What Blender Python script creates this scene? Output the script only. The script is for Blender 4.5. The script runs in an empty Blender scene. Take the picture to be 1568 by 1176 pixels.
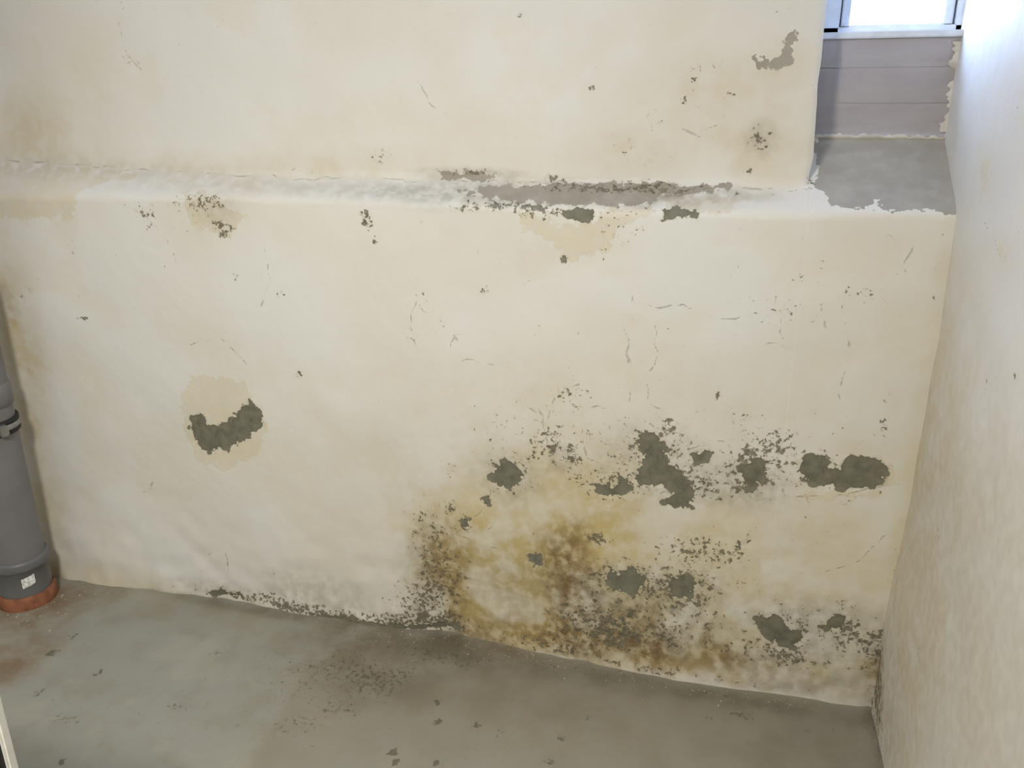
import bpy, bmesh, numpy as np, math, random
from mathutils import Matrix, Vector
random.seed(4); rng=np.random.default_rng(7)
sc=bpy.context.scene
sc.view_settings.view_transform='Standard'
sc.view_settings.look='None'

# ------------------------------------------------------------------ calibration
CX,CD,CH=-0.4173,1.9275,1.5
YAW,PIT,ROLL,F=-0.2708,0.3386,-0.0079,1286.4
ZL,YB,ZB,ZU,XN,ZW=1.2386,0.2013,1.3815,1.2935,-0.2892,1.6071
YU=YB*(ZU-ZL)/(ZB-ZL)
LS=math.hypot(YU,ZU-ZL); LB=math.hypot(YB,ZB-ZL)
fw=np.array([math.sin(YAW)*math.cos(PIT),math.cos(YAW)*math.cos(PIT),-math.sin(PIT)])
r0=np.array([math.cos(YAW),-math.sin(YAW),0]);u0=np.cross(r0,fw)
rr=r0*math.cos(ROLL)+u0*math.sin(ROLL); uu=-r0*math.sin(ROLL)+u0*math.cos(ROLL)
C=np.array([CX,-CD,CH])
def ray(u,v):            # measured point (1568-px wide survey of the photo) -> direction
    return fw+rr*(u-784)/F-uu*(v-588)/F
def onY(u,v,y):
    d=ray(u,v); return C+d*(y-C[1])/d[1]
def onZ(u,v,z=0.):
    d=ray(u,v); return C+d*(z-C[2])/d[2]
def onX(u,v,x=0.):
    d=ray(u,v); return C+d*(x-C[0])/d[0]
def tow(u,v):            # -> wall coordinates (x, s)
    p=onY(u,v,0.)
    if p[2]<=ZL: return p[0],p[2]
    d=ray(u,v); n=np.array([0,-(ZB-ZL),YB]); t=(n@(np.array([0,0,ZL])-C))/(n@d); p=C+d*t
    lim=YB if p[0]>XN else YU
    if p[1]<=lim: return p[0],ZL+math.hypot(p[1],p[2]-ZL)
    p=onY(u,v,lim); return p[0],ZL+(LB if p[0]>XN else LS)+p[2]-(ZB if p[0]>XN else ZU)
def tof(u,v):
    p=onZ(u,v); return p[0],p[1]
def tor(u,v):
    p=onX(u,v); return p[1],p[2]

cam=bpy.data.cameras.new('camera'); co=bpy.data.objects.new('camera',cam); sc.collection.objects.link(co)
M=Matrix([[rr[0],uu[0],-fw[0],C[0]],[rr[1],uu[1],-fw[1],C[1]],[rr[2],uu[2],-fw[2],C[2]],[0,0,0,1]])
co.matrix_world=M; cam.sensor_width=36; cam.lens=36*F/1568; cam.clip_start=.02; sc.camera=co

# ------------------------------------------------------------------ helpers
def lin(c):
    return tuple([((x/255)/12.92 if x/255<=.04045 else ((x/255+.055)/1.055)**2.4) for x in c]+[1.])
def vnoise(X,Y,scale,seed):
    r=np.random.default_rng(seed); G=r.random((256,256))
    x=X/scale+100;y=Y/scale+100; xi=np.floor(x).astype(int);yi=np.floor(y).astype(int)
    fx=x-xi;fy=y-yi; fx=fx*fx*(3-2*fx);fy=fy*fy*(3-2*fy)
    g=lambda a,b:G[a%256,b%256]
    return (g(xi,yi)*(1-fx)+g(xi+1,yi)*fx)*(1-fy)+(g(xi,yi+1)*(1-fx)+g(xi+1,yi+1)*fx)*fy-.5
def fbm(X,Y,scale,seed,oct=4):
    a=1.;t=0;o=0
    for i in range(oct):
        th=.6*i+.3; x=X*math.cos(th)-Y*math.sin(th); y=X*math.sin(th)+Y*math.cos(th)
        o=o+a*vnoise(x,y,scale/2**i,seed+i);t+=a;a*=.55
    return .5+o/t*1.5
def sdf(X,Y,pts,R=.03):
    out=np.full(X.shape,-R)
    P=np.array(pts); lo=P.min(0)-R;hi=P.max(0)+R
    cs=np.where((X[0]>=lo[0])&(X[0]<=hi[0]))[0]; rs=np.where((Y[:,0]>=lo[1])&(Y[:,0]<=hi[1]))[0]
    if len(cs)==0 or len(rs)==0: return out
    sl=(slice(rs[0],rs[-1]+1),slice(cs[0],cs[-1]+1)); x=X[sl];y=Y[sl]
    d=np.full(x.shape,9.); ins=np.zeros(x.shape,bool)
    for i in range(len(P)):
        a=P[i];b=P[(i+1)%len(P)]; e=b-a; L=e@e+1e-12
        t=np.clip(((x-a[0])*e[0]+(y-a[1])*e[1])/L,0,1)
        d=np.minimum(d,np.hypot(x-a[0]-t*e[0],y-a[1]-t*e[1]))
        if abs(b[1]-a[1])>1e-9:
            c=((a[1]>y)!=(b[1]>y))&(x<e[0]*(y-a[1])/e[1]+a[0]); ins^=c
    out[sl]=np.clip(np.where(ins,d,-d),-R,R); return out
def pline(X,Y,pts,R=.03):
    out=np.full(X.shape,R); P=np.array(pts)
    lo=P.min(0)-R;hi=P.max(0)+R
    cs=np.where((X[0]>=lo[0])&(X[0]<=hi[0]))[0]; rs=np.where((Y[:,0]>=lo[1])&(Y[:,0]<=hi[1]))[0]
    if len(cs)==0 or len(rs)==0: return out
    sl=(slice(rs[0],rs[-1]+1),slice(cs[0],cs[-1]+1)); x=X[sl];y=Y[sl]; d=np.full(x.shape,R)
    x=x+vnoise(x,y,.03,77)*.014; y=y+vnoise(x,y,.03,78)*.014
    for a,b in zip(P[:-1],P[1:]):
        e=b-a; t=np.clip(((x-a[0])*e[0]+(y-a[1])*e[1])/(e@e+1e-12),0,1)
        d=np.minimum(d,np.hypot(x-a[0]-t*e[0],y-a[1]-t*e[1]))
    out[sl]=d; return out
def gauss(X,Y,feats,conv):
    out=np.zeros(X.shape)
    for (u,v,ru,rv,val) in feats:
        c=conv(u,v);a=conv(u+ru,v);b=conv(u,v+rv)
        sx=max(math.hypot(a[0]-c[0],a[1]-c[1]),.006); sy=max(math.hypot(b[0]-c[0],b[1]-c[1]),.006)
        cs=np.where(abs(X[0]-c[0])<1.9*sx)[0]; rs=np.where(abs(Y[:,0]-c[1])<1.9*sy)[0]
        if len(cs)==0 or len(rs)==0: continue
        sl=(slice(rs[0],rs[-1]+1),slice(cs[0],cs[-1]+1))
        q=((X[sl]-c[0])/sx)**2+((Y[sl]-c[1])/sy)**2
        g=val*np.clip(1-q/3.6,0,1)**1.5
        out[sl]=1-(1-out[sl])*(1-np.clip(g,0,.95))
    return out
class Acc:
    def __init__(s): s.v=[];s.f=[];s.a={};s.n=0
    def grid(s,P,att,keep=None,flip=False):
        R_,C_=P.shape[:2]; idx=np.arange(R_*C_).reshape(R_,C_)+s.n
        q=np.stack([idx[:-1,:-1],idx[:-1,1:],idx[1:,1:],idx[1:,:-1]],-1)
        if keep is not None: q=q[keep]
        q=q.reshape(-1,4)
        if flip: q=q[:,::-1]
        s.v.append(P.reshape(-1,3)); s.f.append(q)
        for k in KEYS: s.a.setdefault(k,[]).append(np.asarray(att.get(k,np.full((R_,C_),DEF[k]))).reshape(-1))
        s.n+=R_*C_
    def build(s,name,mat):
        V=np.concatenate(s.v).astype(np.float32);Q=np.concatenate(s.f).astype(np.int32)
        me=bpy.data.meshes.new(name); me.vertices.add(len(V)); me.vertices.foreach_set('co',V.ravel())
        me.loops.add(Q.size); me.loops.foreach_set('vertex_index',Q.ravel())
        me.polygons.add(len(Q)); me.polygons.foreach_set('loop_start',np.arange(0,Q.size,4,dtype=np.int32))
        me.polygons.foreach_set('loop_total',np.full(len(Q),4,np.int32)); me.update(calc_edges=True)
        me.polygons.foreach_set('use_smooth',np.ones(len(Q),bool))
        for k in KEYS:
            at=me.attributes.new(k,'FLOAT','POINT'); at.data.foreach_set('value',np.concatenate(s.a[k]).astype(np.float32))
        me.materials.append(mat); ob=bpy.data.objects.new(name,me); sc.collection.objects.link(ob); return ob
KEYS=['peel','coat','cem','mold','yel','brn','gry','crk','nb','nbig']
DEF=dict(peel=-.03,coat=-.03,cem=-.03,mold=0,yel=0,brn=0,gry=0,crk=.03,nb=.5,nbig=.5)

class NT:
    def __init__(s,name):
        s.m=bpy.data.materials.new(name); s.m.use_nodes=True; s.t=s.m.node_tree; s.b=s.t.nodes['Principled BSDF']; s.p=None
    def n(s,ty,**k):
        x=s.t.nodes.new(ty)
        for a,b in k.items(): setattr(x,a,b)
        return x
    def put(s,sock,v):
        if isinstance(v,bpy.types.NodeSocket): s.t.links.new(v,sock)
        else: sock.default_value=v
    def attr(s,k): x=s.n('ShaderNodeAttribute'); x.attribute_name=k; return x.outputs['Fac']
    def pos(s):
        if s.p is None: s.p=s.n('ShaderNodeTexCoord').outputs['Object']
        return s.p
    def noise(s,sc_,det=4,rough=.55,vec=None):
        x=s.n('ShaderNodeTexNoise'); x.inputs['Scale'].default_value=sc_;x.inputs['Detail'].default_value=det
        x.inputs['Roughness'].default_value=rough
        s.put(x.inputs['Vector'],vec if vec is not None else s.pos()); return x.outputs['Fac']
    def math(s,op,a,b=0.,c=None,clamp=False):
        x=s.n('ShaderNodeMath',operation=op,use_clamp=clamp); s.put(x.inputs[0],a); s.put(x.inputs[1],b)
        if c is not None: s.put(x.inputs[2],c)
        return x.outputs[0]
    def step(s,v,lo,hi,a=0.,b=1.):
        x=s.n('ShaderNodeMapRange',interpolation_type='SMOOTHSTEP'); s.put(x.inputs['Value'],v)
        x.inputs['From Min'].default_value=lo;x.inputs['From Max'].default_value=hi;x.inputs['To Min'].default_value=a;x.inputs['To Max'].default_value=b
        return x.outputs['Result']
    def mix(s,f,a,b,mode='MIX'):
        x=s.n('ShaderNodeMix',data_type='RGBA',blend_type=mode); s.put(x.inputs[0],f); s.put(x.inputs[6],a); s.put(x.inputs[7],b); return x.outputs[2]
    def hsum(s,*terms):
        o=None
        for h,a in terms: o=s.math('MULTIPLY_ADD',h,a,0. if o is None else o)
        return o
    def bump(s,h,dist,strength=1.):
        x=s.n('ShaderNodeBump'); x.inputs['Strength'].default_value=strength;x.inputs['Distance'].default_value=dist; s.put(x.inputs['Height'],h)
        return x.outputs['Normal']
def simple(name,col,rough=.5,metal=0.,var=.12,nscale=30,bump=.0005):
    t=NT(name); n=t.noise(nscale,3); c=lin(col)
    d=tuple([x*(1-var*2) for x in c[:3]]+[1.])
    t.put(t.b.inputs['Base Color'],t.mix(t.step(n,.3,.7),d,c))
    t.b.inputs['Roughness'].default_value=rough;t.b.inputs['Metallic'].default_value=metal
    if bump: t.put(t.b.inputs['Normal'],t.bump(n,bump*4,.6))
    return t.m

# ------------------------------------------------------------------ wall paint material
def wall_mat(name,base,base2,mott=.2):
    t=NT(name)
    n1=t.noise(34,4,.55); n2=t.noise(120,3,.6); n3=t.noise(90,4,.66); nb=t.attr('nb'); nbig=t.attr('nbig')
    edge=t.hsum((n1,.07),(n2,.014)); edge=t.math('SUBTRACT',edge,.042)
    col=t.mix(t.step(nbig,.3,.7),lin(base),lin(base2))
    col=t.mix(t.step(nb,.5,.85,0,mott),col,lin((214,204,180)))
    coat=t.math('ADD',t.attr('coat'),t.math('MULTIPLY',edge,.9)); cm=t.step(coat,-.002,.004)
    col=t.mix(t.math('MULTIPLY',cm,t.step(n1,.3,.7,.35,.75)),col,t.mix(t.step(n1,.35,.65),lin((202,192,165)),lin((216,208,186))))
    yf=t.math('MULTIPLY',t.attr('yel'),t.step(nb,.3,.68,.65,1.3),clamp=True)
    yf=t.math('MULTIPLY',yf,t.step(n1,.3,.62,.75,1.1),clamp=True)
    col=t.mix(yf,col,lin((190,172,122)))
    gf=t.math('MULTIPLY',t.attr('gry'),t.step(n1,.32,.66,.4,1.3),clamp=True)
    col=t.mix(gf,col,lin((150,146,130)))
    bf=t.math('MULTIPLY',t.attr('brn'),t.step(n1,.3,.66,.3,1.35),clamp=True)
    bf=t.math('MULTIPLY',bf,t.step(nb,.3,.65,.65,1.15),clamp=True)
    col=t.mix(bf,col,lin((118,94,60)))
    cem=t.step(t.math('ADD',t.attr('cem'),edge),-.0008,.0016)
    col=t.mix(t.math('MULTIPLY',cem,t.step(n1,.3,.6,.86,.94)),col,t.mix(t.step(nb,.3,.7),lin((146,139,126)),lin((156,150,138))))
    md=t.attr('mold')
    ck=t.step(t.math('ADD',t.attr('crk'),t.math('MULTIPLY',t.math('SUBTRACT',n1,.5),.012)),.0002,.0018,1.,0.)
    ck=t.math('MULTIPLY',ck,.4)
    col=t.mix(ck,col,lin((128,116,90)))
    pl=t.math('ADD',t.attr('peel'),edge); pm=t.step(pl,-.0004,.0004); rim=t.step(pl,-.009,.0,0,.5)
    col=t.mix(rim,col,lin((196,187,163)))
    bare=t.mix(t.step(n1,.3,.7),lin((100,98,85)),lin((122,120,105)))
    bare=t.mix(t.step(n2,.5,.75,0,.35),bare,lin((138,134,115)))
    col=t.mix(pm,col,bare)
    mm=t.math('ADD',n3,t.math('MULTIPLY',md,.42)); mm=t.math('ADD',mm,t.math('MULTIPLY',t.math('SUBTRACT',n1,.5),.45))
    mo=t.math('MULTIPLY',t.step(mm,.775,.795),t.math('SUBTRACT',1.,pm)); halo=t.step(mm,.68,.78,0,.28)
    col=t.mix(t.math('MULTIPLY',halo,t.math('SUBTRACT',1.,pm)),col,lin((166,157,130)))
    col=t.mix(t.math('MULTIPLY',mo,.84),col,t.mix(t.step(n2,.4,.6),lin((86,82,67)),lin((118,114,97))))
    t.put(t.b.inputs['Base Color'],col); t.b.inputs['Roughness'].default_value=.6
    t.b.inputs['Specular IOR Level'].default_value=.3
    h=t.hsum((pm,-.003),(mo,-.0010),(cm,.0004),(ck,-.002),(n1,.0010),(n2,.00015))
    t.put(t.b.inputs['Normal'],t.bump(h,1.,.9))
    return t.m
MW=wall_mat('limewash_plaster',(220,220,217),(217,215,208))
MP=simple('limewash_plain',(220,217,210),.7,var=.03,nscale=3,bump=0)

# ------------------------------------------------------------------ survey of marks on back wall
peel=[[(290,638),(305,632),(318,652),(335,653),(350,644),(366,628),(382,614),(398,626),(404,655),(388,662),(374,674),(348,686),(320,696),(302,682),(290,658)],
[(862,316),(915,314),(925,322),(905,335),(885,338),(868,330)],[(1012,316),(1065,319),(1068,327),(1040,328),(1016,332)],
[(768,703),(785,700),(804,728),(785,747),(762,746),(748,730)],
[(978,668),(1000,662),(1018,680),(1024,705),(1048,726),(1063,750),(1058,774),(1030,778),(1014,768),(1038,752),(1010,742),(980,742),(968,730),(985,715)],
[(910,738),(940,742),(955,730),(970,748),(940,762),(914,752)],
[(1130,722),(1160,703),(1179,715),(1167,737),(1150,754),(1136,737)],
[(1222,710),(1232,700),(1266,700),(1270,716),(1284,718),(1300,702),(1340,704),(1362,722),(1342,750),(1290,751),(1240,742),(1222,728)],
[(923,880),(955,872),(970,871),(991,888),(976,910),(950,904),(933,895)],
[(1023,890),(1045,880),(1066,895),(1058,916),(1030,914)],
[(1160,945),(1185,936),(1208,957),(1235,975),(1215,993),(1190,987),(1166,970)],
[(1060,690),(1087,688),(1082,706),(1062,708)],[(812,850),(826,848),(828,868),(818,868)],
[(553,330),(563,330),(564,344),(555,344)],[(1268,945),(1297,942),(1290,964),(1266,965)],[(1130,830),(1150,828),(1148,836),(1132,836)],
[(708,795),(718,795),(718,810),(710,808)],[(738,760),(750,758),(748,774),(740,772)],
[(478,938),(520,942),(600,955),(690,960),(700,970),(600,967),(500,953)],[(322,903),(370,910),(372,917),(325,912)]]
coat=[[(795,322),(860,338),(905,338),(935,310),(975,312),(1008,322),(972,335),(945,350),(930,378),(866,402),(845,370),(800,348)],
[(-20,258),(215,266),(205,275),(150,280),(120,292),(112,330),(-20,328)],[(278,295),(315,290),(345,318),(378,330),(350,362),(300,350),(282,325)],
[(1012,292),(1100,294),(1127,305),(1124,325),(1065,322),(1015,314)],
[(290,575),(375,582),(388,615),(410,655),(398,694),(345,722),(302,705),(280,660),(278,610)],
[(1212,755),(1345,752),(1350,762),(1215,768)],[(1340,705),(1372,712),(1370,742),(1345,748)]]
cem=[[(1247,287),(1270,312),(1300,318),(1320,322),(1340,312),(1365,325),(1475,330),(1475,195),(1254,195)],
[(672,260),(730,261),(765,268),(740,277),(690,274)],
[(690,292),(760,284),(850,279),(900,276),(1040,281),(1120,284),(1090,294),(1010,296),(995,308),(940,313),(860,312),(760,304)],
[(1204,45),(1215,48),(1213,88),(1195,104),(1165,100),(1162,93),(1193,84),(1204,70)]]
mold=[(760,314,60,8,.5),(720,320,25,7,.4),(820,325,30,12,.45),(940,355,28,25,.42),(865,397,7,7,.8),(900,285,120,8,.5),(1000,288,110,8,.45),(900,315,130,8,.4),
(562,336,8,14,.7),(575,368,7,7,.6),(300,303,35,12,.5),(340,350,14,11,.7),(320,325,35,25,.35),(225,325,14,14,.4),(250,350,35,25,.2),
(650,475,25,50,.18),(780,725,32,26,.5),(745,767,8,8,.8),(845,690,24,24,.45),(882,700,10,24,.55),(870,598,20,18,.3),(930,742,40,20,.55),
(1000,700,50,42,.5),(1070,742,40,22,.5),(1165,700,48,28,.42),(1150,730,30,25,.5),(1190,680,22,20,.35),(1135,640,20,20,.3),(1250,700,30,14,.3),(1290,730,60,22,.4),
(1340,715,20,15,.4),(660,800,32,30,.38),(715,802,8,12,.7),(690,775,10,10,.5),(660,880,32,55,.44),(640,930,42,25,.54),(700,890,36,36,.32),(820,857,8,10,.9),(915,825,15,8,.8),
(870,900,80,60,.28),(1000,890,70,26,.42),(960,890,40,15,.5),(1070,840,60,16,.48),(1100,870,60,30,.25),(1050,900,30,20,.5),(1060,940,60,20,.38),(900,960,60,24,.36),(860,985,60,14,.38),
(940,950,60,30,.38),(1000,975,80,25,.44),(1195,965,42,32,.5),(1285,958,42,28,.48),(1320,992,40,28,.4),(1150,992,60,20,.35),(1230,1012,50,15,.38),
(1345,1010,14,60,.4),(400,915,80,9,.42),(440,925,40,12,.48),(520,945,60,9,.6),(600,955,70,12,.6),(680,958,35,12,.6),(310,907,40,8,.35),(100,885,60,6,.3),(960,1015,60,6,.5),(800,985,80,8,.38),(1100,1035,120,6,.4),
(1165,212,20,18,.5),(1145,262,8,5,.7),(1190,20,5,5,.5),(1065,110,20,18,.4),(1098,97,8,6,.5),(1118,145,9,7,.5),(1050,150,7,7,.5),(1000,190,14,10,.35),
(960,228,22,16,.3),(582,237,15,11,.42),(725,262,60,5,.5),(450,256,20,4,.4),(845,271,12,6,.6),(1240,280,8,6,.7),(1040,210,80,50,.14),(906,132,6,4,.8),(790,20,8,4,.5),(205,95,13,9,.35),(190,30,7,15,.25),
(1330,455,18,9,.45),(1200,478,50,14,.28),(1300,400,120,70,.13),(458,573,5,5,.9),(125,485,8,3,.6),(110,375,8,8,.35),(1025,652,9,12,.7),(360,425,5,5,.6),(430,450,8,5,.6),
(1000,580,350,130,.1),(1060,780,300,120,.11),(840,640,60,40,.2),(1100,605,8,6,.6),(45,440,15,20,.3),(30,560,15,12,.35),(760,660,50,15,.2),(690,720,14,10,.4),(740,445,6,5,.6),(1230,425,7,5,.5),(1355,640,8,30,.3)]
yel=[(750,830,100,80,.35),(770,900,75,65,.45),(885,790,70,80,.42),(880,900,140,90,.5),(1020,900,110,90,.4),(690,870,45,75,.45),(1010,985,190,30,.5),(840,965,140,35,.5),(1250,965,120,55,.25),(1240,1030,160,30,.45),
(1330,1000,60,80,.4),(1300,850,80,60,.12),(1395,850,25,120,.25),(1200,820,120,60,.12),(1330,720,60,35,.2),(1340,450,120,150,.08),(1435,600,25,250,.15),
(1080,200,110,75,.18),(960,240,70,30,.28),(1170,222,60,55,.18),(1190,95,40,30,.18),(1100,120,60,40,.12),(590,250,80,22,.22),(50,200,42,38,.2),(20,165,50,60,.08),
(40,235,100,30,.14),(200,250,300,14,.18),(500,280,400,12,.15),(25,500,30,90,.35),(48,600,22,80,.28),(70,780,22,110,.35),(8,462,14,30,.4),(200,892,150,16,.25),(100,880,40,20,.35),
(340,670,70,60,.12),(310,320,60,50,.15),(880,370,80,50,.1),(60,310,80,30,.12),(860,640,200,60,.05),(870,860,300,190,.24)]
brn=[(690,840,30,36,.3),(660,885,20,55,.45),(700,892,26,28,.3),(692,935,14,40,.3),(640,935,14,30,.3),(860,848,32,32,.5),(888,818,18,18,.3),(875,892,34,40,.45),(868,940,18,50,.35),(915,965,16,40,.35),(870,978,40,18,.55),(990,975,18,36,.4),(990,988,40,20,.4),
(930,960,60,26,.3),(1060,988,60,16,.35),(650,955,40,10,.5),(858,700,18,16,.3),(1345,1015,14,50,.4),(1150,1005,60,13,.35),(25,270,60,12,.12),(1332,738,18,9,.35),(720,975,60,10,.35),(12,460,10,20,.3),(265,910,40,6,.5),(980,935,80,40,.15),(1090,968,12,10,.5),(790,915,50,45,.2),(850,980,230,24,.28),(1200,1040,150,14,.25)]
gry=[(480,908,60,24,.4),(1130,742,60,30,.5),(1000,712,60,42,.35),(960,900,70,26,.45),(1055,900,40,26,.45),(1200,962,55,40,.4),(1000,935,90,40,.45),(780,732,40,30,.4),(920,930,60,40,.5),(870,895,30,20,.3),
(720,265,60,8,.5),(850,292,200,14,.55),(1000,300,120,14,.45),(1290,960,60,30,.4),(680,300,160,12,.35),(450,285,260,12,.2),(340,905,60,12,.3),(1165,212,20,20,.35),(330,320,25,20,.3),(800,880,60,40,.2),(990,980,60,20,.45),(1240,1020,130,30,.3),(110,262,150,8,.22),(650,880,30,50,.3)]
crk=[[(188,312),(225,332),(258,368),(266,400)],[(968,440),(960,500),(962,556)],[(965,462),(1020,468),(1050,462),(1100,492),(1140,478)],[(1000,498),(1008,540),(990,572),(992,610),(1030,645)],
[(835,645),(852,602),(884,590)],[(690,562),(720,550),(770,560)],[(405,378),(412,425),(400,470)],[(-20,252),(250,263),(450,271),(690,275),(850,279),(1240,289)],
[(640,470),(668,490),(700,520)],[(700,820),(745,770),(752,740)],[(700,820),(760,840)],[(890,660),(900,700),(935,712)],[(1215,762),(1300,760),(1385,742)],
[(290,530),(340,520),(378,560)],[(1250,880),(1300,868),(1360,820)],[(320,850),(345,830),(348,880)],[(1290,470),(1300,540),(1285,610)],[(185,40),(195,85),(215,105)],[(690,180),(655,150),(640,120)],[(655,560),(625,500),(640,450)],[(820,610),(832,650),(842,690)]]
for (a,b,c,d_,n) in [(1120,430,1400,640,4),(850,560,1100,700,7),(620,460,800,700,3),(900,660,1250,780,7),(630,760,760,930,3),(200,500,420,760,2),(1280,300,1440,460,2),(1000,120,1180,250,2)]:
    for k in range(n):
        x,y=random.uniform(a,c),random.uniform(b,d_); th=random.uniform(0,6.28); P_=[(x,y)]
        for j in range(random.randint(2,5)):
            th+=random.uniform(-.9,.9); L_=random.uniform(7,14); x+=L_*math.cos(th); y+=L_*math.sin(th); P_.append((x,y))
        crk.append(P_)
def fields(X,Y,conv,D,mk=1.):
    o={}
    for k in ('peel','coat','cem'):
        a=np.full(X.shape,-.03)
        for pl in D.get(k,[]): a=np.maximum(a,sdf(X,Y,[conv(*q) for q in pl]))
        o[k]=a
    for k in ('yel','brn','gry'): o[k]=gauss(X,Y,D.get(k,[]),conv)
    o['mold']=gauss(X,Y,D.get('mold',[]),conv)*mk
    a=np.full(X.shape,.03)
    for pl in D.get('crk',[]): a=np.minimum(a,pline(X,Y,[conv(*q) for q in pl]))
    o['crk']=a
    o['nb']=fbm(X,Y,.13,300,4); o['nbig']=fbm(X,Y,.45,320,3)
    return o
DW=dict(peel=peel,coat=coat,cem=cem,mold=mold,yel=yel,brn=brn,gry=gry,crk=crk)

def curve(pts):
    pts=sorted(pts); a=np.array(pts); return lambda x:np.interp(x,a[:,0],a[:,1])
fl=[onZ(*q) for q in [(85,882),(170,898),(260,908),(370,920),(480,945),(590,962),(690,968),(780,988),(860,1006),(960,1025),(1060,1045),(1200,1066),(1335,1085)]]
fy=curve([(p[0],p[1]) for p in fl])
lg=[onY(u,v,0.) for u,v in [(1463,329),(1300,328),(1130,328),(900,322),(700,314),(500,306),(300,302),(100,300),(0,300)]]
zlx=curve([(p[0],p[2]) for p in lg])
ug=[onY(u,v,YU) for u,v in [(10,252),(250,262),(450,269),(690,274),(840,278),(1040,281),(1150,282),(1243,287)]]
zux=curve([(p[0],p[2]) for p in ug])
cr=[onY(u,v,0.) for u,v in [(1335,1085),(1385,800),(1430,560),(1463,330)]]+[onY(u,v,YB) for u,v in [(1450,215),(1476,48)]]
xrz=curve([(p[2],p[0]) for p in cr])

def wallpos(X,S_,f,nich):
    zl=zlx(X); zu=np.where(nich,ZB,zux(X)); yb=YB if nich else YU
    LL=LB if nich else LS
    y=np.zeros(X.shape);z=np.zeros(X.shape); W=0
    for k in (-1,-.5,0,.5,1):
        s=S_+k*.012*(1+.8*vnoise(X,S_,.12,5))
        t=np.clip((s-ZL)/LL,0,1)
        zz=np.where(s<ZL,s*zl/ZL,np.where(s<ZL+LL,zl+t*(zu-zl),zu+(s-ZL-LL)))
        y+=t*yb;z+=zz;W+=1
    y/=W;z/=W
    fade=np.clip(1-z/.45,0,1)**1.6
    low=vnoise(X,S_,.35,1)*.012+vnoise(X,S_,.13,2)*.004+(f['nb']-.5)*.0035+vnoise(X+.3*S_,S_,.04,3)*.0007
    y=y+fy(X)*fade+low*(1-.6*fade)+vnoise(X,S_,.05,8)*.012*fade
    z=z+np.where((S_>ZL-.03)&(S_<ZL+LL+.02),vnoise(X,S_,.06,9)*(.002 if nich else .005),0)
    y=y+np.clip((f['peel']+.003)/.004,0,1)*.0015
    return np.stack([X,y,z],-1)
st=.004
xa=np.concatenate([np.arange(-2.85,XN-.001,st),[XN]])
sa=np.concatenate([np.arange(-.012,1.95,st),[2.05,2.3]])
X,S_=np.meshgrid(xa,sa); acc=Acc(); f=fields(X,S_,tow,DW)
P=wallpos(X,S_,f,False)
edge=np.clip(1-(XN-X)/.02,0,1)*(S_>ZL+LS)
P[...,0]+=edge*(vnoise(S_,S_*0+3,.05,12)*.008); P[...,1]+=edge**3*.006
acc.grid(P,f)
arr=P[:,-1,:]
xb=np.arange(XN-3*st,.061,st); sb=np.concatenate([np.arange(-.012,ZL+LB,st),[ZL+LB+.01]])
X,S_=np.meshgrid(xb,sb); f=fields(X,S_,tow,DW); P=wallpos(X,S_,f,True)
P[...,1]+=np.where(X<XN-.0005,.004,0); P[...,2]-=np.where(X<XN-.0005,.003,0)
acc.grid(P,f)
rows=np.where(sa>ZL+LS-.03)[0]; J=np.zeros((len(rows),30,3))
for j in range(30):
    t=j/29; J[:,j,0]=arr[rows,0]-.003*math.sin(t*3); J[:,j,1]=arr[rows,1]*(1-t)+.34*t; J[:,j,2]=arr[rows,2]
acc.grid(J,{})
ZT=1.93
def quad(a,b,c,d): acc.grid(np.array([[a,b],[d,c]],float),{})
quad((XN-.01,YU+.002,ZT),(.06,YU+.002,ZT),(.06,YU+.002,2.35),(XN-.01,YU+.002,2.35))
quad((XN-.01,.34,ZT),(.06,.34,ZT),(.06,YU,ZT),(XN-.01,YU,ZT))
wall_back=acc.build('wall_back',MW)

# ------------------------------------------------------------------ right wall
MR=wall_mat('limewash_plaster_side',(216,215,211),(211,209,202),.08)
ys=np.concatenate([np.arange(-3.6,-1.9,.08),np.arange(-1.9,.345,.006),[.345]]); zs=np.concatenate([np.arange(-.01,2.0,.006),[2.1,2.2,2.35]])
Yg,Zg=np.meshgrid(ys,zs)
DR=dict(peel=[],coat=[[(1505,240),(1516,243),(1512,275),(1503,300),(1500,270)],[(1520,375),(1534,380),(1536,398),(1524,392)],[(1395,700),(1405,690),(1400,760)]],cem=[],
 mold=[(1345,1060,8,50,.7),(1350,990,8,60,.5),(1350,1120,10,60,.4),(1430,810,6,10,.4),(1550,575,5,5,.5),(1560,350,5,4,.4),(1405,1000,10,30,.25),(1460,330,5,20,.3)],
 yel=[(1400,800,60,200,.22),(1440,500,40,150,.14),(1370,1050,40,90,.3),(1360,1130,40,60,.25),(1530,380,30,30,.1),(1500,270,20,50,.12),(1450,900,200,300,.2)],brn=[(1347,1050,8,60,.5)],gry=[(1360,1080,20,90,.3),(1450,950,180,320,.2)],
 crk=[[(1352,1040),(1372,930),(1385,830)],[(1520,250),(1500,330),(1535,400)],[(1405,930),(1420,860),(1435,800)]])
f=fields(Yg,Zg,tor,DR)
Xg=xrz(Zg)*np.clip(1+Yg/1.2,0,1)+vnoise(Yg,Zg,.3,21)*.012+vnoise(Yg,Zg,.1,22)*.004+vnoise(Yg,Zg,.04,23)*.001
acc=Acc(); acc.grid(np.stack([Xg,Yg,Zg],-1),f,flip=True); wall_right=acc.build('wall_right',MR)
acc=Acc(); quad((-2.82,-3.6,-.01),(-2.82,.1,-.01),(-2.82,.1,2.35),(-2.82,-3.6,2.35)); acc.build('wall_left',MP)
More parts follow.
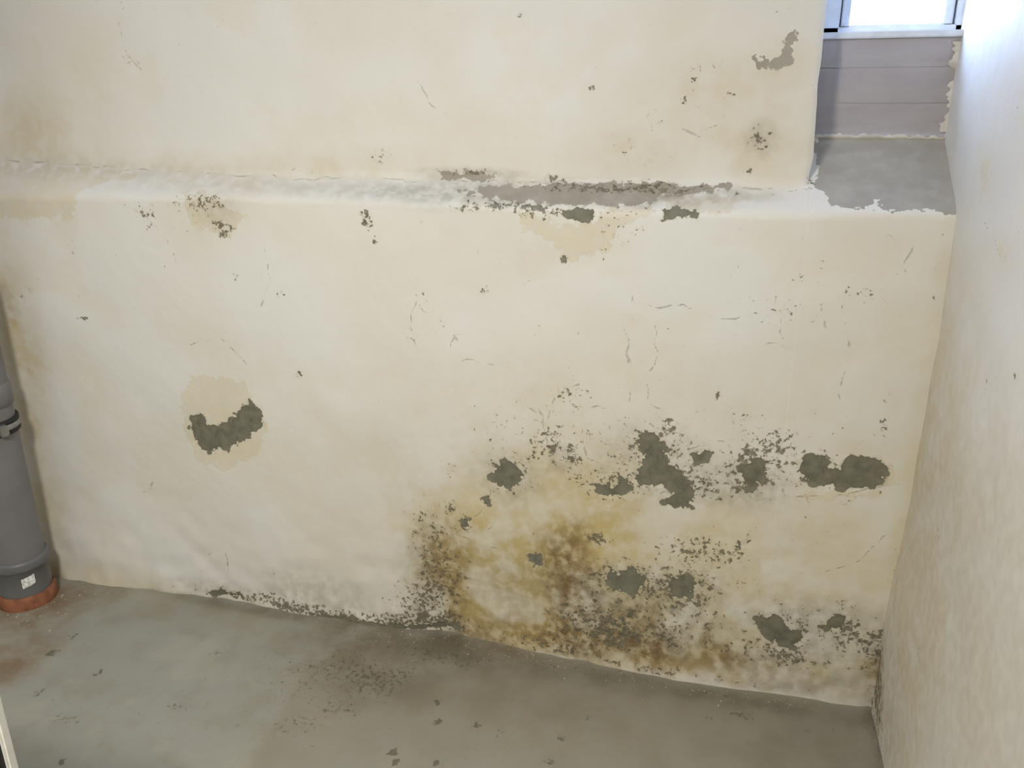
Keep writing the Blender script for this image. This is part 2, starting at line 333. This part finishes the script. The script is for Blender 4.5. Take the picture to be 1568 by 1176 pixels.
acc=Acc(); quad((-2.85,-3.58,-.01),(.05,-3.58,-.01),(.05,-3.58,2.35),(-2.85,-3.58,2.35)); acc.build('wall_front',MP)
acc=Acc(); quad((-2.85,-3.6,2.3),(.05,-3.6,2.3),(.05,.34,2.3),(-2.85,.34,2.3)); acc.build('ceiling',MP)

# ------------------------------------------------------------------ floor
t=NT('painted_concrete_floor')
n1=t.noise(10,5,.62); n2=t.noise(75,3,.68); nb=t.attr('nbig'); nf=t.attr('nb')
col=t.mix(t.step(nb,.35,.65),lin((145,145,136)),lin((155,155,145)))
col=t.mix(t.step(n1,.45,.68,0,.4),col,lin((130,125,108)))
col=t.mix(t.step(nf,.6,.85,0,.25),col,lin((168,164,148)))
edge=t.math('MULTIPLY',t.math('SUBTRACT',n2,.5),.03)
cm=t.step(t.math('ADD',t.attr('cem'),edge),-.02,.015); col=t.mix(t.math('MULTIPLY',cm,.5),col,lin((126,120,101)))
yf=t.math('MULTIPLY',t.attr('yel'),t.step(n1,.3,.6,.6,1.3),clamp=True); col=t.mix(yf,col,lin((132,122,97)))
bf=t.math('MULTIPLY',t.attr('brn'),t.step(n1,.3,.65,.4,1.4),clamp=True); col=t.mix(bf,col,lin((120,100,75)))
gf=t.math('MULTIPLY',t.attr('gry'),t.step(n1,.3,.65,.5,1.3),clamp=True); col=t.mix(gf,col,lin((92,86,71)))
mm=t.math('ADD',n2,t.math('MULTIPLY',t.attr('mold'),.42)); mo=t.step(mm,.755,.79); col=t.mix(t.step(mm,.66,.76,0,.3),col,lin((108,102,84)))
col=t.mix(t.math('MULTIPLY',mo,.65),col,lin((76,72,58)))
t.put(t.b.inputs['Base Color'],col); t.b.inputs['Roughness'].default_value=.6
t.put(t.b.inputs['Normal'],t.bump(t.hsum((mo,-.0008),(n1,.0030),(n2,.0004)),1.,.6))
MF=t.m
DF=dict(cem=[[(375,1190),(420,1110),(445,1060),(500,1010),(600,975),(720,985),(1340,1085),(1420,1300),(900,1300)],],
 mold=[(80,1000,7,5,.8),(110,975,7,5,.5),(580,1047,34,18,.45),(545,1020,40,18,.34),(622,1030,18,14,.42),(670,1075,6,4,.85),(671,1105,5,4,.95),(730,1110,5,4,.9),(602,1150,7,5,.95),(606,1166,6,5,.9),(668,1168,5,5,.8),
 (1135,1095,24,6,.6),(1085,1100,8,4,.6),(1275,1120,5,4,.6),(100,1100,20,5,.5),(95,1166,7,5,.8),(275,1082,18,4,.5),(480,1035,70,35,.22),(450,1110,30,14,.35),(860,1130,6,5,.6),(840,1165,7,6,.6),(1240,1120,10,5,.5),
 (620,985,100,16,.35),(700,1010,60,14,.33),(880,1025,80,8,.4),(1150,1072,100,6,.35),(765,1120,5,4,.6),(520,1085,30,10,.35),(900,1100,5,5,.6),(1345,1130,10,60,.4),(200,1050,250,120,.13),(700,1100,300,80,.14),(150,1030,5,4,.7),(330,1000,6,4,.6),(60,1060,6,5,.6)],
 yel=[(470,1060,110,110,.2),(700,1050,220,60,.3),(1000,1110,320,60,.2),(300,940,200,20,.3)],
 brn=[(60,925,50,25,.7),(30,990,45,35,.55),(10,1030,30,20,.5),(120,900,60,10,.4),(480,950,80,7,.3),(700,980,120,8,.4),(560,1000,60,20,.3)],
 gry=[(620,990,140,22,.55),(700,978,60,12,.5),(900,1035,170,14,.35),(1150,1075,170,10,.4),(1345,1120,12,70,.6),(400,935,120,6,.4),(580,1045,70,34,.4),(1250,1130,120,60,.2),(480,1010,60,20,.25),(760,1060,120,30,.2)],crk=[])
xs=np.arange(-2.85,.07,.006); yv=np.concatenate([np.arange(-3.6,-1.5,.1),np.arange(-1.5,.12,.005)])
X,Y=np.meshgrid(xs,yv); f=fields(X,Y,tof,DF)
Z=vnoise(X,Y,.5,31)*.006+vnoise(X,Y,.12,32)*.002
acc=Acc(); acc.grid(np.stack([X,Y,Z],-1),f); floor=acc.build('floor',MF)

# ------------------------------------------------------------------ generic solids
def link(o,par=None):
    sc.collection.objects.link(o)
    if par: o.parent=par
    return o
def empty(name,loc=(0,0,0)):
    e=bpy.data.objects.new(name,None); e.location=loc; sc.collection.objects.link(e); return e
def box(name,lo,hi,mat,par=None,bev=.003):
    bm=bmesh.new(); bmesh.ops.create_cube(bm,size=1)
    for v in bm.verts:
        v.co=Vector([ (lo[i]+hi[i])/2+v.co[i]*(hi[i]-lo[i]) for i in range(3)])
    if bev: bmesh.ops.bevel(bm,geom=bm.edges[:],offset=bev,segments=2,affect='EDGES')
    me=bpy.data.meshes.new(name); bm.to_mesh(me); bm.free(); me.materials.append(mat)
    return link(bpy.data.objects.new(name,me),par)
def lathe(name,prof,mat,par=None,seg=64,loc=(0,0,0)):
    bm=bmesh.new(); rings=[]
    for r,z in prof: rings.append([bm.verts.new((r*math.cos(2*math.pi*i/seg),r*math.sin(2*math.pi*i/seg),z)) for i in range(seg)])
    for a,b in zip(rings[:-1],rings[1:]):
        for i in range(seg): bm.faces.new((a[i],a[(i+1)%seg],b[(i+1)%seg],b[i])).smooth=True
    me=bpy.data.meshes.new(name); bm.to_mesh(me); bm.free(); me.materials.append(mat)
    o=bpy.data.objects.new(name,me); o.location=loc; return link(o,par)

# ------------------------------------------------------------------ boarded window recess
bd=NT('weathered_board'); p=bd.pos()
mp=bd.n('ShaderNodeMapping'); mp.inputs['Scale'].default_value=(2,2,10); bd.put(mp.inputs['Vector'],p)
g=bd.noise(4,5,.6,vec=mp.outputs[0]); g2=bd.noise(14,4,.6)
c=bd.mix(bd.step(g,.3,.7),lin((156,149,148)),lin((164,157,154))); c=bd.mix(bd.step(g2,.5,.75,0,.25),c,lin((146,138,134)))
bd.put(bd.b.inputs['Base Color'],c); bd.b.inputs['Roughness'].default_value=.7; bd.put(bd.b.inputs['Normal'],bd.bump(g,.0006,.5))
X1=.03
sh=empty('window_board')
zz=[ZB-.03,ZB+.08,ZB+.155,ZW-.008]
for i in range(3): box('plank_%d'%(i+1),(XN-.02,YB+.0012*i,zz[i]),(X1,YB+.022,zz[i+1]),bd.m,sh,.0012)
box('light_block_panel',(XN-.02,YB+.02,ZB-.05),(X1,YB+.06,ZW-.01),bd.m,sh,0)  # unseen panel added behind the planks to keep sky light out of their gaps
white=simple('window_paint',(214,218,222),.45,var=.06); pl=simple('plaster_seal',(206,200,188),.8,var=.12)
box('sill_cap',(XN-.02,YB-.006,ZW-.010),(X1,YB+.07,ZW+.004),white,sh,.002)
def bead(name,pts,w,par):
    bm=bmesh.new(); rs=[]; W=w
    for i,(a,nrm,up) in enumerate(pts):
        a=Vector(a);W=.65*W+.35*w*random.uniform(0,2);T=.003*random.uniform(.6,1.2)
        nrm=Vector(nrm);up=Vector(up)
        rs.append([bm.verts.new(a-nrm*0.001),bm.verts.new(a+nrm*T+up*W*.3),bm.verts.new(a+nrm*T*.6+up*W*.8),bm.verts.new(a-nrm*.002+up*W)])
    for a,b in zip(rs[:-1],rs[1:]):
        for k in range(3): bm.faces.new((a[k],a[k+1],b[k+1],b[k])).smooth=True
    me=bpy.data.meshes.new(name); bm.to_mesh(me); bm.free(); me.materials.append(pl); return link(bpy.data.objects.new(name,me),par)
bead('plaster_seal_side',[((float(xrz(z))+.012,YB-.001,z),(0,-1,0),(-1,0,0)) for z in np.linspace(ZB+.02,ZW-.02,44)],.024,sh)
bead('plaster_seal_bottom',[((x,YB-.004,ZB+.004),(0,-1,0),(0,0,1)) for x in np.linspace(XN,.01,80)],.008,sh)
win=empty('window_1')
yw=YB+.03
def fr(n,a,b,y0,y1,m=white): return box(n,(a[0],y0,a[1]),(b[0],y1,b[1]),m,win,.002)
XL,XRr=XN-.01,.03; z0=ZW+.002; z1=ZT
gx0=onY(1302,20,yw+.02)[0]; gx1=onY(1446,20,yw+.02)[0]; gz=onY(1380,37,yw+.02)[2]
fr('stile_left',(XL,z0),(gx0-.022,z1),yw,yw+.05); fr('sash_left',(gx0-.018,z0+.004),(gx0,z1),yw+.012,yw+.045)
fr('stile_right',(gx1+.022,z0),(XRr,z1),yw,yw+.05); fr('sash_right',(gx1,z0+.004),(gx1+.018,z1),yw+.012,yw+.045)
fr('rail_bottom',(XL,z0),(XRr,gz-.004),yw,yw+.05); fr('sash_bottom',(gx0-.018,gz-.012),(gx1+.018,gz),yw+.012,yw+.045)
fr('rail_top',(XL,z1-.04),(XRr,z1+.005),yw,yw+.05)
seal=simple('seal_rubber',(130,136,146),.6)
fr('gap_seal_left',(gx0-.024,z0),(gx0-.016,z1),yw+.022,yw+.045,seal); fr('gap_seal_right',(gx1+.016,z0),(gx1+.024,z1),yw+.022,yw+.045,seal)
gl=NT('window_glass'); tb=gl.n('ShaderNodeBsdfTransparent'); gb=gl.n('ShaderNodeBsdfGlossy'); gb.inputs['Roughness'].default_value=.03
ms=gl.n('ShaderNodeMixShader'); ms.inputs[0].default_value=.06; gl.put(ms.inputs[1],tb.outputs[0]); gl.put(ms.inputs[2],gb.outputs[0])
gl.put(gl.t.nodes['Material Output'].inputs['Surface'],ms.outputs[0])
box('pane',(gx0-.005,yw+.028,gz-.005),(gx1+.005,yw+.031,z1-.03),gl.m,win,0)

# ------------------------------------------------------------------ soil pipe
pv=simple('grey_pvc',(120,119,120),.38,var=.05,nscale=12,bump=.0001); pv2=simple('grey_pvc_socket',(108,109,111),.4,var=.05,nscale=12,bump=.0001)
tc=simple('terracotta',(150,96,68),.8,var=.22); mt=simple('clamp_steel',(170,170,170),.4,.8); dk=simple('dark_rubber',(34,34,36),.6)
base=onZ(44,915,0.); dep=float((base-C)@fw); PR=.5*71/F*dep
pp=empty('drain_pipe',(base[0],base[1],0))
R=PR
lathe('pipe_body',[(R*.99,.16),(R*.985,.6),(R*.985,2.3)],pv,pp)
lathe('pipe_socket',[(R*.98,.02),(R*1.0,.03),(R*1.02,.06),(R*1.03,.125),(R*1.12,.13),(R*1.14,.137),(R*1.14,.152),(R*1.12,.158),(R*1.04,.162),(R*.98,.163)],pv2,pp)
lathe('terracotta_collar',[(R*1.16,-.02),(R*1.16,.020),(R*1.13,.040),(R*1.06,.044),(R*.98,.042)],tc,pp)
zc=onY(15,672,base[1]-R)[2]
lathe('clamp_band',[(R*.98,zc-.009),(R*1.09,zc-.009),(R*1.12,zc-.006),(R*1.12,zc+.006),(R*1.09,zc+.009),(R*.98,zc+.009)],mt,pp)
lathe('clamp_rubber_lower',[(R*.98,zc-.022),(R*1.09,zc-.021),(R*1.10,zc-.010),(R*.98,zc-.009)],dk,pp)
lathe('clamp_rubber_upper',[(R*.98,zc+.009),(R*1.10,zc+.010),(R*1.09,zc+.021),(R*.98,zc+.022)],dk,pp)
lathe('upper_socket',[(R*.98,zc+.06),(R*1.05,zc+.062),(R*1.05,zc+.12),(R*.985,zc+.125)],pv,pp)
b=box('clamp_bolt',(R*.9,-.012,zc-.016),(R*1.36,.012,zc+.016),mt,pp,.003); b.rotation_euler=(0,0,-.35)
st_=NT('paper_label'); w=st_.n('ShaderNodeTexWave',wave_type='BANDS',bands_direction='Z'); w.inputs['Scale'].default_value=90; w.inputs['Distortion'].default_value=3; st_.put(w.inputs['Vector'],st_.pos())
st_.put(st_.b.inputs['Base Color'],st_.mix(st_.math('MULTIPLY',st_.step(w.outputs['Fac'],.6,.65),st_.step(st_.noise(160,2),.5,.55)),lin((238,240,240)),lin((70,70,70))))
bm=bmesh.new(); a0=math.atan2(C[1]-base[1],C[0]-base[0])+.12; rs=[]
for i in range(9):
    a=a0+(i-4)*.062; rs.append([bm.verts.new((R*1.037*math.cos(a),R*1.037*math.sin(a),zv+(i-4)*.001)) for zv in (.078,.110)])
for q,s_ in zip(rs[:-1],rs[1:]): bm.faces.new((q[0],s_[0],s_[1],q[1]))
me=bpy.data.meshes.new('label'); bm.to_mesh(me);bm.free(); me.materials.append(st_.m); link(bpy.data.objects.new('label',me),pp)

# ------------------------------------------------------------------ white cabinet corner, near left
d=ray(37,1176); dh=d/np.hypot(d[0],d[1]); cc=C+dh*1.25
wm=simple('white_lacquer',(226,224,216),.35,var=.04); bk=simple('black_plastic',(22,22,22),.4,var=.1)
cab=empty('white_cabinet',(cc[0],cc[1],0)); zh=onY(18,1150,cc[1])[2]
box('body',(-.45,-.50,.02),(-.03,-.03,.78),wm,cab,.004)
box('door_panel',(-.45,-.022,.04),(0.,-.006,.78),wm,cab,.003)
box('seal',(-.44,-.031,.05),(-.006,-.021,.77),bk,cab,.001)
box('hinge',(-.035,-.07,zh-.03),(-.010,-.028,zh+.035),bk,cab,.003)
box('hinge_plate',(-.03,-.12,zh-.015),(-.026,-.07,zh+.015),mt,cab,.001)
box('plinth',(-.44,-.48,-.005),(-.04,-.05,.02),bk,cab,.002)

# ------------------------------------------------------------------ plaster crumbs along the wall foot
bm=bmesh.new()
def crumb(x,y,s):
    q=bmesh.ops.create_icosphere(bm,subdivisions=1,radius=s)['verts']
    for v in q:
        v.co=Vector((v.co.x*random.uniform(.6,1.4)+x,v.co.y*random.uniform(.6,1.4)+y,max(-.001,v.co.z*random.uniform(.4,.8)+s*.3)))
for i in range(420):
    x=random.uniform(-2.35,-.02); w=abs(random.gauss(0,.03))
    crumb(x,float(fy(x))-.012-w,random.uniform(.0012,.003))
for i in range(90):
    a=random.uniform(-2.6,.6); rd=PR*1.2+abs(random.gauss(0,.05)); crumb(base[0]+rd*math.cos(a),base[1]+rd*math.sin(a),random.uniform(.0015,.004))
me=bpy.data.meshes.new('plaster_debris'); bm.to_mesh(me);bm.free(); me.materials.append(simple('plaster_crumb',(180,172,148),.9,var=.3,nscale=60)); link(bpy.data.objects.new('plaster_debris',me))

# ------------------------------------------------------------------ light
wd=bpy.data.worlds.new('world'); sc.world=wd; wd.use_nodes=True; bg=wd.node_tree.nodes['Background']
bg.inputs[0].default_value=(.44,.60,1.,1); bg.inputs[1].default_value=46
L=bpy.data.lights.new('ceiling_lamp','AREA'); L.shape='DISK'; L.size=.35; L.energy=44; L.color=(1.,.955,.87)
lo_=bpy.data.objects.new('ceiling_lamp',L); lo_.location=(-1.2,-2.0,2.1); lo_.rotation_euler=(math.radians(22),0,0); sc.collection.objects.link(lo_)
print('DONE')
